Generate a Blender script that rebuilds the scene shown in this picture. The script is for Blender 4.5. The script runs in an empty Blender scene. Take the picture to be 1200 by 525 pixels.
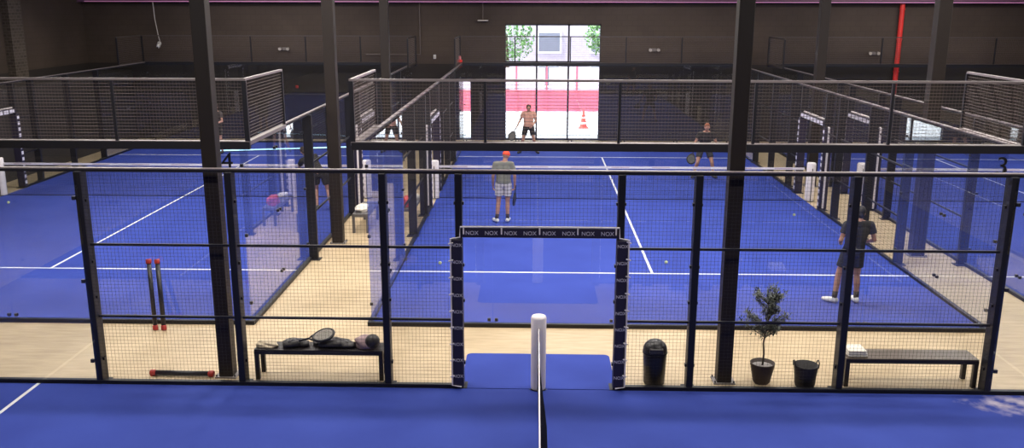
import bpy, bmesh, math, random
from mathutils import Vector, Matrix
random.seed(7)
S = bpy.context.scene
COL = S.collection
PI = math.pi

# ------------------------------------------------------------------ camera
cam = bpy.data.objects.new('camera', bpy.data.cameras.new('camera'))
COL.objects.link(cam)
cam.data.sensor_width = 36.0
cam.data.lens = 36.0 * 1047.2 / 1200.0
cam.data.clip_end = 300
cam.location = (-0.0717, -13.878, 5.129)
yaw, pitch, roll = 0.0256, 0.2395, 0.0018
fwd = Vector((-math.sin(yaw)*math.cos(pitch), math.cos(yaw)*math.cos(pitch), -math.sin(pitch)))
rgt = Vector((math.cos(yaw), math.sin(yaw), 0)); upv = rgt.cross(fwd)
r2 = rgt*math.cos(roll) + upv*math.sin(roll); u2 = -rgt*math.sin(roll) + upv*math.cos(roll)
cam.rotation_euler = Matrix((r2, u2, -fwd)).transposed().to_euler()
S.camera = cam

# ------------------------------------------------------------------ view, world, lamps
S.view_settings.view_transform = 'Standard'
S.view_settings.look = 'None'
S.view_settings.gamma = 1
S.view_settings.exposure = 0.0
S.view_settings.use_curve_mapping = False
S.cycles.transparent_max_bounces = 40
S.cycles.max_bounces = 8
W = bpy.data.worlds.new('sky'); S.world = W; W.use_nodes = True
W.node_tree.nodes['Background'].inputs[0].default_value = (0.80, 0.90, 1.0, 1)
W.node_tree.nodes['Background'].inputs[1].default_value = 4.5

sun = bpy.data.objects.new('sun', bpy.data.lights.new('sun', 'SUN')); COL.objects.link(sun)
sun.data.energy = 14; sun.data.angle = .01; sun.data.color = (1, .97, .92)
sun.rotation_euler = Vector((.60, .15, -.78)).to_track_quat('-Z', 'Y').to_euler()

def area_lamp(x, y, z, sx, sy, power, colour):
    d = bpy.data.lights.new('ceiling_lamp', 'AREA'); d.shape = 'RECTANGLE'
    d.size = sx; d.size_y = sy; d.energy = power; d.color = colour
    o = bpy.data.objects.new('ceiling_lamp', d); COL.objects.link(o); o.location = (x, y, z)
    return o
LC = (1.0, 0.93, 0.86)
for x, y, sx, sy, p in ((-6, -6.5, 7, 1.2, 330), (6, -6.5, 7, 1.2, 330),
                        (-9.7, 3, 6, 2, 640), (-9.7, 10, 6, 2, 480), (-9.7, 16.5, 6, 2, 380),
                        (2.3, 3, 6, 2, 640), (2.3, 10, 6, 2, 500), (2.3, 16.5, 6, 2, 380),
                        (13.7, 3, 6, 2, 600), (13.7, 10, 6, 2, 480), (13.7, 16.5, 6, 2, 360),
                        (-3.7, -1.2, 7, 0.4, 340), (4.5, -1.2, 7, 0.4, 340), (-11, -1.2, 4, 0.4, 50),
                        (-3.75, 6, 0.5, 9, 420), (8.0, 6, 0.5, 9, 200)):
    area_lamp(x, y, 6.8, sx, sy, p, LC)

# ------------------------------------------------------------------ materials
MATS = {}
def mat(name, colour, rough=0.6, metal=0.0, spec=0.5, noise=0.0, scale=5.0, bump=0.0, bscale=60, emit=0.0):
    if name in MATS: return MATS[name]
    m = bpy.data.materials.new(name); m.use_nodes = True
    nt = m.node_tree; b = nt.nodes['Principled BSDF']
    b.inputs['Base Color'].default_value = (*colour, 1)
    b.inputs['Roughness'].default_value = rough
    b.inputs['Metallic'].default_value = metal
    b.inputs['Specular IOR Level'].default_value = spec
    tc = nt.nodes.new('ShaderNodeTexCoord')
    n = nt.nodes.new('ShaderNodeTexNoise'); n.inputs['Scale'].default_value = scale; n.inputs['Detail'].default_value = 5
    nt.links.new(tc.outputs['Object'], n.inputs['Vector'])
    mr = nt.nodes.new('ShaderNodeMapRange'); mr.inputs['From Min'].default_value = .3; mr.inputs['From Max'].default_value = .7
    nz = max(noise, 0.04)
    mr.inputs['To Min'].default_value = 1-nz; mr.inputs['To Max'].default_value = 1+nz
    nt.links.new(n.outputs['Fac'], mr.inputs['Value'])
    vm = nt.nodes.new('ShaderNodeVectorMath'); vm.operation = 'SCALE'; vm.inputs[0].default_value = colour
    nt.links.new(mr.outputs['Result'], vm.inputs['Scale'])
    nt.links.new(vm.outputs['Vector'], b.inputs['Base Color'])
    if bump:
        n2 = nt.nodes.new('ShaderNodeTexNoise'); n2.inputs['Scale'].default_value = bscale
        nt.links.new(tc.outputs['Object'], n2.inputs['Vector'])
        bp = nt.nodes.new('ShaderNodeBump'); bp.inputs['Strength'].default_value = bump
        nt.links.new(n2.outputs['Fac'], bp.inputs['Height']); nt.links.new(bp.outputs['Normal'], b.inputs['Normal'])
    if emit:
        b.inputs['Emission Color'].default_value = (*colour, 1); b.inputs['Emission Strength'].default_value = emit
    MATS[name] = m
    return m

def glass_mat(name, tint, boost=1.0):
    m = bpy.data.materials.new(name); m.use_nodes = True
    nt = m.node_tree; nt.nodes.clear()
    out = nt.nodes.new('ShaderNodeOutputMaterial'); mx = nt.nodes.new('ShaderNodeMixShader')
    tr = nt.nodes.new('ShaderNodeBsdfTransparent'); tr.inputs[0].default_value = (*tint, 1)
    gl = nt.nodes.new('ShaderNodeBsdfGlossy'); gl.inputs['Roughness'].default_value = 0.0
    gl.inputs[0].default_value = (boost, boost, boost, 1)
    geo = nt.nodes.new('ShaderNodeNewGeometry'); fr = nt.nodes.new('ShaderNodeFresnel')
    mr = nt.nodes.new('ShaderNodeMapRange'); mr.inputs['To Min'].default_value = 1.5; mr.inputs['To Max'].default_value = 1/1.5
    nt.links.new(geo.outputs['Backfacing'], mr.inputs['Value']); nt.links.new(mr.outputs['Result'], fr.inputs['IOR'])
    nt.links.new(fr.outputs[0], mx.inputs[0]); nt.links.new(tr.outputs[0], mx.inputs[1]); nt.links.new(gl.outputs[0], mx.inputs[2])
    nt.links.new(mx.outputs[0], out.inputs[0])
    MATS[name] = m
    return m
GLASS = glass_mat('safety_glass', (0.95, 0.965, 0.975))
WGLASS = glass_mat('window_glass', (0.97, 0.98, 0.98))

def node_mat(name, build, rough=0.8, spec=0.3):
    m = bpy.data.materials.new(name); m.use_nodes = True
    nt = m.node_tree; b = nt.nodes['Principled BSDF']
    b.inputs['Roughness'].default_value = rough; b.inputs['Specular IOR Level'].default_value = spec
    build(nt, b); MATS[name] = m
    return m

def concrete(nt, b):
    tc = nt.nodes.new('ShaderNodeTexCoord')
    n = nt.nodes.new('ShaderNodeTexNoise'); n.inputs['Scale'].default_value = 0.7; n.inputs['Detail'].default_value = 8
    n2 = nt.nodes.new('ShaderNodeTexNoise'); n2.inputs['Scale'].default_value = 6; n2.inputs['Detail'].default_value = 6
    mp = nt.nodes.new('ShaderNodeMapping'); mp.inputs['Scale'].default_value = (0.35, 2.2, 1)
    nt.links.new(tc.outputs['Object'], n.inputs['Vector']); nt.links.new(tc.outputs['Object'], mp.inputs[0]); nt.links.new(mp.outputs[0], n2.inputs['Vector'])
    ad = nt.nodes.new('ShaderNodeMath'); ad.operation = 'ADD'
    nt.links.new(n.outputs['Fac'], ad.inputs[0]); nt.links.new(n2.outputs['Fac'], ad.inputs[1])
    cr = nt.nodes.new('ShaderNodeValToRGB')
    cr.color_ramp.elements[0].position = .35; cr.color_ramp.elements[0].color = (.41, .31, .185, 1)
    cr.color_ramp.elements[1].position = .65; cr.color_ramp.elements[1].color = (.60, .47, .30, 1)
    hv = nt.nodes.new('ShaderNodeMath'); hv.operation = 'MULTIPLY'; hv.inputs[1].default_value = .5
    nt.links.new(ad.outputs[0], hv.inputs[0]); nt.links.new(hv.outputs[0], cr.inputs[0]); nt.links.new(cr.outputs[0], b.inputs['Base Color'])
CONC = node_mat('polished_concrete', concrete, rough=0.45, spec=0.4)

def turf(pale_patch=None):
    def f(nt, b):
        tc = nt.nodes.new('ShaderNodeTexCoord')
        n = nt.nodes.new('ShaderNodeTexNoise'); n.inputs['Scale'].default_value = 0.9; n.inputs['Detail'].default_value = 7
        nt.links.new(tc.outputs['Object'], n.inputs['Vector'])
        cr = nt.nodes.new('ShaderNodeValToRGB')
        cr.color_ramp.elements[0].position = .3; cr.color_ramp.elements[0].color = (.028, .050, .285, 1)
        cr.color_ramp.elements[1].position = .7; cr.color_ramp.elements[1].color = (.039, .068, .355, 1)
        nt.links.new(n.outputs['Fac'], cr.inputs[0])
        last = cr.outputs[0]
        if pale_patch:  # pale patch broken up by noise, mixed into the blue
            sp = nt.nodes.new('ShaderNodeVectorMath'); sp.operation = 'DISTANCE'; sp.inputs[1].default_value = pale_patch
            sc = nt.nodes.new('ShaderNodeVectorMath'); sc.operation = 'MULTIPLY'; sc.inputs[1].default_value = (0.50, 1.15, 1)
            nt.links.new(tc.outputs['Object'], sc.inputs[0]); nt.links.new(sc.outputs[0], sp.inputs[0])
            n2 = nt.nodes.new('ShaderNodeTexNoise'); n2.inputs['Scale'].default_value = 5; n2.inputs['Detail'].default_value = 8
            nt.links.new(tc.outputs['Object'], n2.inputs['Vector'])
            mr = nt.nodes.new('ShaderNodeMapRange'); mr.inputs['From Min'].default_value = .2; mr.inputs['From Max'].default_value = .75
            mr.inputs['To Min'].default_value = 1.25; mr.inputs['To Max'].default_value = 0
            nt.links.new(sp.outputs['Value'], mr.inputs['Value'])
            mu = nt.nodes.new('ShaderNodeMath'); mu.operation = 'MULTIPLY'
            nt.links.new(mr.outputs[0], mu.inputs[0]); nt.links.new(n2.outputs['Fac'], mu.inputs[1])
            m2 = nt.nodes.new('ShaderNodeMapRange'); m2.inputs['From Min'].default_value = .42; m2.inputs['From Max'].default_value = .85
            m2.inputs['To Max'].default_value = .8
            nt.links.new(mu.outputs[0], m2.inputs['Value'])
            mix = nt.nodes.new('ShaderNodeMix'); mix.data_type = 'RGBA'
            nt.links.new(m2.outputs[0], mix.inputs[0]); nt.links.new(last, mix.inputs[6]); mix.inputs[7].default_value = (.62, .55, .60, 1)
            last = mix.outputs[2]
        nt.links.new(last, b.inputs['Base Color'])
        n3 = nt.nodes.new('ShaderNodeTexNoise'); n3.inputs['Scale'].default_value = 220
        nt.links.new(tc.outputs['Object'], n3.inputs['Vector'])
        bp = nt.nodes.new('ShaderNodeBump'); bp.inputs['Strength'].default_value = .3
        nt.links.new(n3.outputs['Fac'], bp.inputs['Height']); nt.links.new(bp.outputs['Normal'], b.inputs['Normal'])
    return f
TURF = node_mat('blue_turf', turf(), rough=0.85, spec=0.2)
TURF_PATCH = node_mat('blue_turf_patched', turf((6.42*.50, -2.80*1.15, 0)), rough=0.85, spec=0.2)

def brick(c1, c2, cm, sx=1.0, dado=0):
    def f(nt, b):
        tc = nt.nodes.new('ShaderNodeTexCoord')
        se = nt.nodes.new('ShaderNodeSeparateXYZ'); nt.links.new(tc.outputs['Object'], se.inputs[0])
        ad = nt.nodes.new('ShaderNodeMath'); ad.operation = 'ADD'
        nt.links.new(se.outputs[0], ad.inputs[0]); nt.links.new(se.outputs[1], ad.inputs[1])
        cb = nt.nodes.new('ShaderNodeCombineXYZ'); nt.links.new(ad.outputs[0], cb.inputs[0]); nt.links.new(se.outputs[2], cb.inputs[1])
        br = nt.nodes.new('ShaderNodeTexBrick'); br.inputs['Scale'].default_value = 1.0
        br.inputs['Brick Width'].default_value = .4*sx; br.inputs['Row Height'].default_value = .2*sx; br.inputs['Mortar Size'].default_value = .012
        br.inputs['Color1'].default_value = (*c1, 1); br.inputs['Color2'].default_value = (*c2, 1); br.inputs['Mortar'].default_value = (*cm, 1)
        nt.links.new(cb.outputs[0], br.inputs['Vector'])
        nz = nt.nodes.new('ShaderNodeTexNoise'); nz.inputs['Scale'].default_value = .5; nz.inputs['Detail'].default_value = 6
        nt.links.new(tc.outputs['Object'], nz.inputs['Vector'])
        mr = nt.nodes.new('ShaderNodeMapRange'); mr.inputs['From Min'].default_value = .3; mr.inputs['From Max'].default_value = .7
        mr.inputs['To Min'].default_value = .8; mr.inputs['To Max'].default_value = 1.2
        nt.links.new(nz.outputs['Fac'], mr.inputs['Value'])
        vm = nt.nodes.new('ShaderNodeVectorMath'); vm.operation = 'SCALE'
        nt.links.new(br.outputs['Color'], vm.inputs[0]); nt.links.new(mr.outputs[0], vm.inputs['Scale'])
        last = vm.outputs[0]
        if dado:                                              # the wall is painted darker below a line at door height
            lt = nt.nodes.new('ShaderNodeMath'); lt.operation = 'LESS_THAN'; lt.inputs[1].default_value = dado
            nt.links.new(se.outputs[2], lt.inputs[0])
            mx = nt.nodes.new('ShaderNodeMix'); mx.data_type = 'RGBA'; mx.inputs[7].default_value = (.030, .025, .023, 1)
            nt.links.new(lt.outputs[0], mx.inputs[0]); nt.links.new(last, mx.inputs[6]); last = mx.outputs[2]
        nt.links.new(last, b.inputs['Base Color'])
    return f
WALL = node_mat('dark_painted_block', brick((.066, .049, .039), (.063, .046, .037), (.057, .042, .034), 1.0, 2.95), rough=.7)
BRICK = node_mat('dark_brick', brick((.085, .068, .055), (.055, .043, .035), (.11, .09, .075), .5), rough=.8)

BLACK = mat('black_powder_coat', (.010, .010, .014), .45, spec=.4)
WIRE = mat('black_wire', (.028, .024, .024), .5, metal=.2)
SLAT = mat('brown_wire', (.11, .085, .075), .45, metal=.3)
RAIL = mat('highlit_rail', (.26, .225, .23), .33, metal=.5)  # rail tone lightened, its highlight put into the colour
RAILF = mat('dim_rail', (.07, .058, .055), .5, metal=.3)  # same rail at the far ends, dimness put into the colour
STEEL = mat('painted_column_steel', (.021, .016, .014), .5, spec=.3)
WHITE = mat('white_line', (.78, .78, .80), .8)
PAD = mat('white_vinyl_pad', (.80, .74, .74), .55, bump=.15, bscale=14)
NETM = mat('net_cord', (.015, .015, .02), .8)
CHROME = mat('zinc_clamp', (.06, .06, .07), .35, metal=.8)

# ------------------------------------------------------------------ mesh helpers
def link(name, bm, m, parent=None, smooth=False):
    me = bpy.data.meshes.new(name); bm.to_mesh(me); bm.free()
    me.materials.append(m)
    if smooth:
        for p in me.polygons: p.use_smooth = True
    o = bpy.data.objects.new(name, me); COL.objects.link(o)
    if parent: o.parent = parent
    return o
def thing(name, label, cat, loc=(0, 0, 0), rotz=0, group=None):
    o = bpy.data.objects.new(name, None); COL.objects.link(o); o.empty_display_size = .1
    o.location = loc; o.rotation_euler = (0, 0, rotz); o['label'] = label; o['category'] = cat
    if group: o['group'] = group
    return o
def tag(o, label, cat, group=None):
    o['label'] = label; o['category'] = cat
    if group: o['group'] = group
    return o
def struct(name, bm, m):
    o = link(name, bm, m); o['kind'] = 'structure'; return o
def copy_tree(o, parent=None):
    c = o.copy(); COL.objects.link(c)
    if parent: c.parent = parent
    for ch in o.children: copy_tree(ch, c)
    return c
def box(bm, x0, x1, y0, y1, z0, z1, bev=0):
    vs = [bm.verts.new((x, y, z)) for z in (z0, z1) for y in (y0, y1) for x in (x0, x1)]
    fs = [(0, 2, 3, 1), (4, 5, 7, 6), (0, 1, 5, 4), (2, 6, 7, 3), (0, 4, 6, 2), (1, 3, 7, 5)]
    f = [bm.faces.new([vs[i] for i in q]) for q in fs]
    if bev:
        es = list({e for q in f for e in q.edges})
        bmesh.ops.bevel(bm, geom=es, offset=bev, segments=2, affect='EDGES', profile=.5)
    return vs
def B(*a, **k):
    bm = bmesh.new(); box(bm, *a, **k); return bm
def frame_of(d):
    d = d.normalized(); a = Vector((0, 0, 1)) if abs(d.z) < .9 else Vector((1, 0, 0))
    u = d.cross(a).normalized(); return u, d.cross(u).normalized()
def cone(bm, p0, p1, r0, r1, seg=12, sy=1.0, round0=True, round1=True, n=4):
    """closed tapered capsule; round0/round1 False gives a flat end"""
    p0 = Vector(p0); p1 = Vector(p1); d = (p1-p0)
    if d.length < 1e-6: d = Vector((0, 0, 1e-4))
    u, v = frame_of(d); dn = d.normalized(); rings = []
    def ring(c, r): rings.append([bm.verts.new(c + (u*math.cos(2*PI*i/seg) + v*math.sin(2*PI*i/seg)*sy)*r) for i in range(seg)])
    if round0:
        for k in range(1, n): a = PI/2*k/n; ring(p0 - dn*r0*math.cos(a), r0*math.sin(a))
    ring(p0, r0); ring(p1, r1)
    if round1:
        for k in range(1, n): a = PI/2*k/n; ring(p1 + dn*r1*math.sin(a), r1*math.cos(a))
    for a, b in zip(rings, rings[1:]):
        for i in range(seg): bm.faces.new((a[i], a[(i+1) % seg], b[(i+1) % seg], b[i]))
    bm.faces.new(rings[0][::-1]); bm.faces.new(rings[-1])
def tube(bm, pts, r, seg=8, closed=False):
    pts = [Vector(p) for p in pts]; rings = []; n = len(pts)
    u = v = None
    for i, p in enumerate(pts):
        a = pts[i-1] if (i or closed) else p; b = pts[(i+1) % n] if (i < n-1 or closed) else p
        d = (b-a).normalized()
        if u is None: u, v = frame_of(d)
        else:
            u = (u - d*u.dot(d)).normalized(); v = d.cross(u)
        rr = r[i] if isinstance(r, (list, tuple)) else r
        rings.append([bm.verts.new(p + (u*math.cos(2*PI*k/seg) + v*math.sin(2*PI*k/seg))*rr) for k in range(seg)])
    pr = list(zip(rings, rings[1:])) + ([(rings[-1], rings[0])] if closed else [])
    for a, b in pr:
        for k in range(seg): bm.faces.new((a[k], a[(k+1) % seg], b[(k+1) % seg], b[k]))
    if not closed: bm.faces.new(rings[0][::-1]); bm.faces.new(rings[-1])
def lathe(bm, prof, seg=24, c=(0, 0, 0), sx=1, sy=1):
    rings = [[bm.verts.new((c[0]+r*sx*math.cos(2*PI*i/seg), c[1]+r*sy*math.sin(2*PI*i/seg), c[2]+z)) for i in range(seg)] for r, z in prof]
    for a, b in zip(rings, rings[1:]):
        for i in range(seg): bm.faces.new((a[i], a[(i+1) % seg], b[(i+1) % seg], b[i]))
    bm.faces.new(rings[0][::-1]); bm.faces.new(rings[-1])
def ell(bm, c, r, seg=14, rot=None):
    rr = bmesh.ops.create_uvsphere(bm, u_segments=seg, v_segments=max(8, seg//2+2), radius=1)
    for v in rr['verts']:
        q = Vector((v.co.x*r[0], v.co.y*r[1], v.co.z*r[2]))
        if rot: q = rot @ q
        v.co = q + Vector(c)

# a mesh panel in a vertical plane: along X (axis 'x', at y=c) or along Y (axis 'y', at x=c)
WR = .00105
def grid_bm(axis, c, a0, a1, z0, z1, pitch=.05, r=WR, rv=None):
    bm = bmesh.new(); rv = rv or r
    n = max(1, round((a1-a0)/pitch)); m = max(1, round((z1-z0)/pitch))
    for i in range(n+1):
        a = a0 + (a1-a0)*i/n
        if axis == 'x': box(bm, a-rv, a+rv, c-rv, c+rv, z0, z1)
        else: box(bm, c-rv, c+rv, a-rv, a+rv, z0, z1)
    for k in range(m+1):
        z = z0 + (z1-z0)*k/m
        if axis == 'x': box(bm, a0, a1, c-r*.9, c+r*.9, z-r, z+r)
        else: box(bm, c-r*.9, c+r*.9, a0, a1, z-r, z+r)
    return bm
def abox(axis, c, a0, a1, t, z0, z1, bev=0):
    bm = bmesh.new()
    if axis == 'x': box(bm, a0, a1, c-t, c+t, z0, z1, bev)
    else: box(bm, c-t, c+t, a0, a1, z0, z1, bev)
    return bm

# ------------------------------------------------------------------ the hall
X0, X1, Y0, Y1, H = -17.5, 21.5, -16.5, 21.0, 7.0
struct('floor', B(X0, X1, Y0, Y1+.3, -.2, 0), CONC)
struct('ceiling', B(X0-.3, X1+.3, Y0-.3, Y1+.3, H, H+.25), mat('ceiling_black', (.02, .018, .02), .8))
struct('wall_left', B(X0-.3, X0, Y0-.3, Y1+.3, 0, H), WALL)
struct('wall_right', B(X1, X1+.3, Y0-.3, Y1+.3, 0, H), WALL)
struct('wall_front', B(X0, X1, Y0-.3, Y0, 0, H), WALL)
# far wall with a tall glazed opening and a narrow one
WX0, WX1, WZ = -1.25, 2.42, 4.46
NX0, NX1, NZ = -3.06, -2.56, 2.4
bm = bmesh.new()
box(bm, X0, NX0, Y1, Y1+.3, 0, H); box(bm, NX0, NX1, Y1, Y1+.3, NZ, H); box(bm, NX1, WX0, Y1, Y1+.3, 0, H)
box(bm, WX0, WX1, Y1, Y1+.3, WZ, H); box(bm, WX1, X1, Y1, Y1+.3, 0, H)
struct('wall_back', bm, WALL)
struct('trim_1', B(X0, X1, Y1-.35, Y1, 5.24, 5.6), mat('bulkhead_plum', (.20, .09, .17), .5))
struct('trim_2', B(X0, X0+.25, 15.6, 16.35, 0, H), BRICK)
struct('trim_3', B(X0, -15.75, -2, 20.9, 0, 2.7), mat('dark_ledge', (.030, .025, .023), .7))

def window(name, x0, x1, z1, cols, rails):
    w = thing(name, '', ''); del w['label']; del w['category']; w['kind'] = 'structure'
    fr = mat('window_frame_black', (.02, .02, .025), .4)
    bm = bmesh.new()
    for c in range(cols+1):
        x = x0 + (x1-x0)*c/cols
        box(bm, max(x-.035, x0), min(x+.035, x1), Y1+.05, Y1+.15, 0, z1)
    for z0_, h in rails: box(bm, x0, x1, Y1+.05, Y1+.15, z0_, z0_+h)
    link('window_frame', bm, fr, w)
    link('pane', B(x0, x1, Y1+.09, Y1+.105, 0.02, z1-.02), WGLASS, w)
    return w
window('window_1', WX0, WX1, WZ, 3, ((0, .06), (2.9, .16), (WZ-.06, .06)))
window('window_2', NX0, NX1, NZ, 1, ((0, .05), (NZ-.05, .05)))

# purple strip light along the bulkhead
LED = mat('purple_led', (.50, .20, .38), .5, emit=.35)
sl = thing('strip_light', 'long purple strip light running along the top of the dark back wall', 'strip light', (0, Y1-.37, 5.27))
link('diffuser', B(X0+.3, X1-.3, -.03, .0, -.015, .02), LED, sl)
link('housing', B(X0+.3, X1-.3, -.025, .015, .02, .05), BLACK, sl)

# ------------------------------------------------------------------ outside the window
ob = struct('pavement', B(-30, 30, Y1+.3, 60, -.2, -.01), mat('pale_pavement', (.80, .80, .82), .8, noise=.06, scale=1))
RED = mat('red_hoarding', (.50, .09, .13), .6)
t = thing('site_hoarding', 'red and white hoarding across the street outside the glazed doors', 'hoarding', (0, 31, 0))
link('lower_panel', B(-7, 8, -.03, .03, .0, 1.05), RED, t)
for k in range(10):
    link('board', B(-6.9+1.5*k, -5.6+1.5*k, -.03, .02, 1.1, 2.15), mat('white_board', (.62, .50, .56), .6), t)
    link('post', B(-7.05+1.5*k, -6.97+1.5*k, -.06, .06, 0, 2.3), RED, t)
t = thing('building', 'pale lilac grey building with rows of windows seen through the glazed doors', 'building', (0, 38, 0))
link('wall', B(-14, 16, 0, 6, 0, 9), mat('lilac_render', (.36, .32, .40), .8, noise=.1), t)
for k in range(9):
    for z in (.6, 2.5, 4.6):
        w = link('window', B(-12+3*k, -10.6+3*k, -.06, 0, z, z+1.25), mat('pale_frame', (.7, .7, .72), .5), t)
        link('pane', B(-11.9+3*k, -10.7+3*k, -.08, -.06, z+.1, z+1.15), mat('window_dark', (.16, .17, .22), .2), w)
LEAFM = mat('street_leaves', (.12, .27, .08), .7, noise=.5, scale=3)
def street_tree(x, y, r, h, label):
    t = thing('tree', label, 'tree', (x, y, 0))
    bm = bmesh.new(); tube(bm, [(0, 0, 0), (.05, 0, h*.4), (0, .1, h*.8)], [.14, .11, .05]); link('trunk', bm, mat('bark', (.10, .07, .05), .9), t)
    bm = bmesh.new(); rnd = random.Random(int(x*10)+3)
    for i in range(1500):
        a = rnd.uniform(0, 2*PI); e = rnd.uniform(-1, 1); q = r*rnd.uniform(.35, 1)**.6
        c = Vector((q*math.cos(a)*math.sqrt(1-e*e), q*math.sin(a)*math.sqrt(1-e*e), h*.75+q*e*.9))
        d = Vector((rnd.gauss(0, 1), rnd.gauss(0, 1), rnd.gauss(0, 1))).normalized()*.11; u, v = frame_of(d)
        vs = [bm.verts.new(c+d), bm.verts.new(c+u*.06), bm.verts.new(c-d), bm.verts.new(c-u*.06)]; bm.faces.new(vs)
    link('foliage', bm, LEAFM, t)
street_tree(-1.6, 34, 1.5, 4.6, 'leafy green street tree at the left of the glazed doors outside')
street_tree(3.6, 33.5, 1.2, 4.9, 'leafy green street tree at the right of the glazed doors outside')
t = thing('traffic_cone', 'orange and white traffic cone on the bright pavement outside the glazed doors', 'traffic cone', (2.02, 24.8, 0))
bm = bmesh.new(); lathe(bm, [(.02, .03), (.17, .03), (.025, .80), (.0, .81)][1:]); link('cone', bm, mat('cone_orange', (.75, .08, .05), .5), t)
bm = bmesh.new(); lathe(bm, [(.145, .18), (.108, .34)]); lathe(bm, [(.098, .42), (.065, .56)]); link('reflective_band', bm, WHITE, t)
link('base', B(-.22, .22, -.22, .22, -.01, .035, bev=.01), mat('cone_orange', (1, 1, 1)), t)

# ------------------------------------------------------------------ columns
def column(x, y, s, label, top=H):
    t = thing('steel_column', label, 'column', (x, y, 0), 0, None)
    h = s/2; bm = bmesh.new()
    f = .018                                              # wide-flange section seen on its web side
    box(bm, -h, h, -h, h, 0, top, bev=.012)
    link('shaft', bm, STEEL, t)
    bm = bmesh.new(); box(bm, -h-.05, h+.05, -h-.03, h+.03, 0, .02)
    link('base_plate', bm, mat('column_plate', (.22, .20, .20), .5), t)
    bm = bmesh.new()
    for sx in (-1, 1):
        for sy in (-1, 1): cone(bm, (sx*(h+.03), sy*(h+.005), .02), (sx*(h+.03), sy*(h+.005), .045), .011, .011, 6, round0=False, round1=False)
    link('anchor_bolt', bm, CHROME, t)
column(-4.42, -2.10, .20, 'dark steel column standing behind the left black bench, in front of the number 4')
column(2.60, -2.10, .20, 'dark steel column standing between the dome bin and the potted olive tree')
column(-4.42, 5.25, .24, 'dark steel column in the left aisle just before the bench with white towels')
column(-4.40, 12.2, .24, 'thin looking steel column far down the left aisle, beside the raised mesh corner')
column(8.02, 4.6, .26, 'thick steel column in the right aisle beside the red pipe')
column(8.02, 12.1, .26, 'distant steel column in the right aisle, left of the red pipe')
t = thing('red_pipe', 'bright red vertical pipe on the dark back wall', 'pipe', (13.62, Y1-.16, 0))
bm = bmesh.new(); cone(bm, (0, 0, 2.4), (0, 0, 5.24), .09, .09, 16, round0=False, round1=False); link('riser', bm, mat('red_paint', (.75, .04, .035), .4), t)
bm = bmesh.new()
for z in (2.7, 3.9, 5.0): cone(bm, (0, 0, z), (0, 0, z+.06), .105, .105, 16, round0=False, round1=False)
link('clamp', bm, mat('red_paint', (1, 1, 1)), t)
bm = bmesh.new(); cone(bm, (0, 0, 0), (0, 0, 2.4), .09, .09, 16, round0=False, round1=False); link('lower_pipe', bm, mat('dimmed_red_paint', (.30, .03, .03), .4), t)  # lower half of the same pipe, its dimming put into the colour

# ------------------------------------------------------------------ small things on the back wall
def emergency_light(x, z, label):
    t = thing('emergency_light', label, 'wall light', (x, Y1, z), 0)
    link('housing', B(-.09, .09, -.08, 0, -.06, .06, bev=.01), mat('lamp_grey', (.20, .18, .17), .4), t)
    for s in (-1, 1):
        bm = bmesh.new(); cone(bm, (s*.15, -.05, .02), (s*.15, -.16, .0), .05, .07, 14, round1=False)
        h = link('lamp_head', bm, mat('lamp_grey', (1, 1, 1)), t)
        bm = bmesh.new(); cone(bm, (s*.15, -.16, 0), (s*.15, -.168, 0), .06, .06, 14, round0=False, round1=False); link('lens', bm, mat('lens', (.6, .55, .5), .2), h)
emergency_light(-9.75, 3.50, 'twin head emergency light on the back wall above the middle of court 4')
emergency_light(4.45, 3.50, 'twin head emergency light on the back wall right of the tall window')
emergency_light(12.75, 3.40, 'twin head emergency light on the back wall left of the red pipe')
t = thing('hanging_camera', 'small white security camera hanging from a cable on the back wall at upper left', 'camera', (-14.45, 20.6, 3.62))
bm = bmesh.new(); tube(bm, [(-.12, 0, 1.62), (-.1, 0, 1.0), (-.02, 0, .35), (.04, 0, .1)], .016); link('cable', bm, mat('pale_cable', (.45, .42, .40), .5), t)
bm = bmesh.new(); cone(bm, (-.02, .03, .09), (.0, -.16, -.02), .075, .07, 14); link('camera_body', bm, mat('white_plastic', (.75, .75, .75), .4), t)
bm = bmesh.new(); ell(bm, (0, -.235, -.06), (.035, .02, .035)); link('lens', bm, BLACK, t)
CND = mat('conduit_grey', (.16, .13, .12), .4, metal=.3)
bm = bmesh.new(); cone(bm, (-4.5, Y1-.03, 3.3), (-4.5, Y1-.03, 5.23), .022, .022, 8); cone(bm, (-6.6, Y1-.03, 3.3), (-4.5, Y1-.03, 3.3), .018, .018, 8)
tag(link('conduit', bm, CND, None), 'thin grey conduit bent across the back wall left of the tall window', 'conduit')
t = thing('sensor_box', 'tiny white sensor on the back wall below the bent conduit', 'sensor', (-3.95, Y1, 3.22))
link('housing', B(-.05, .05, -.05, 0, -.08, .08, bev=.01), mat('white_plastic', (1, 1, 1)), t)
bm = bmesh.new(); ell(bm, (0, -.05, -.02), (.03, .02, .03)); link('dome', bm, mat('lens', (1, 1, 1)), t)
t = thing('wall_bracket_lamp', 'small lamp on a drop rod left of the top of the tall window', 'lamp', (-2.08, Y1-.12, 4.56))
bm = bmesh.new(); cone(bm, (0, 0, .05), (0, 0, .68), .012, .012, 8); link('rod', bm, CND, t)
link('shade', B(-.2, .2, -.08, .08, 0, .05, bev=.015), mat('lamp_pale', (.55, .50, .46), .4), t)
t = thing('alarm_button', 'small red alarm button on the back wall behind court 4', 'alarm', (-9.35, Y1, 2.05))
link('housing', B(-.05, .05, -.05, 0, -.05, .05, bev=.01), mat('red_paint', (1, 1, 1)), t)
bm = bmesh.new(); cone(bm, (0, -.05, 0), (0, -.065, 0), .025, .025, 12, round0=False); link('button', bm, BLACK, t)

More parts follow.
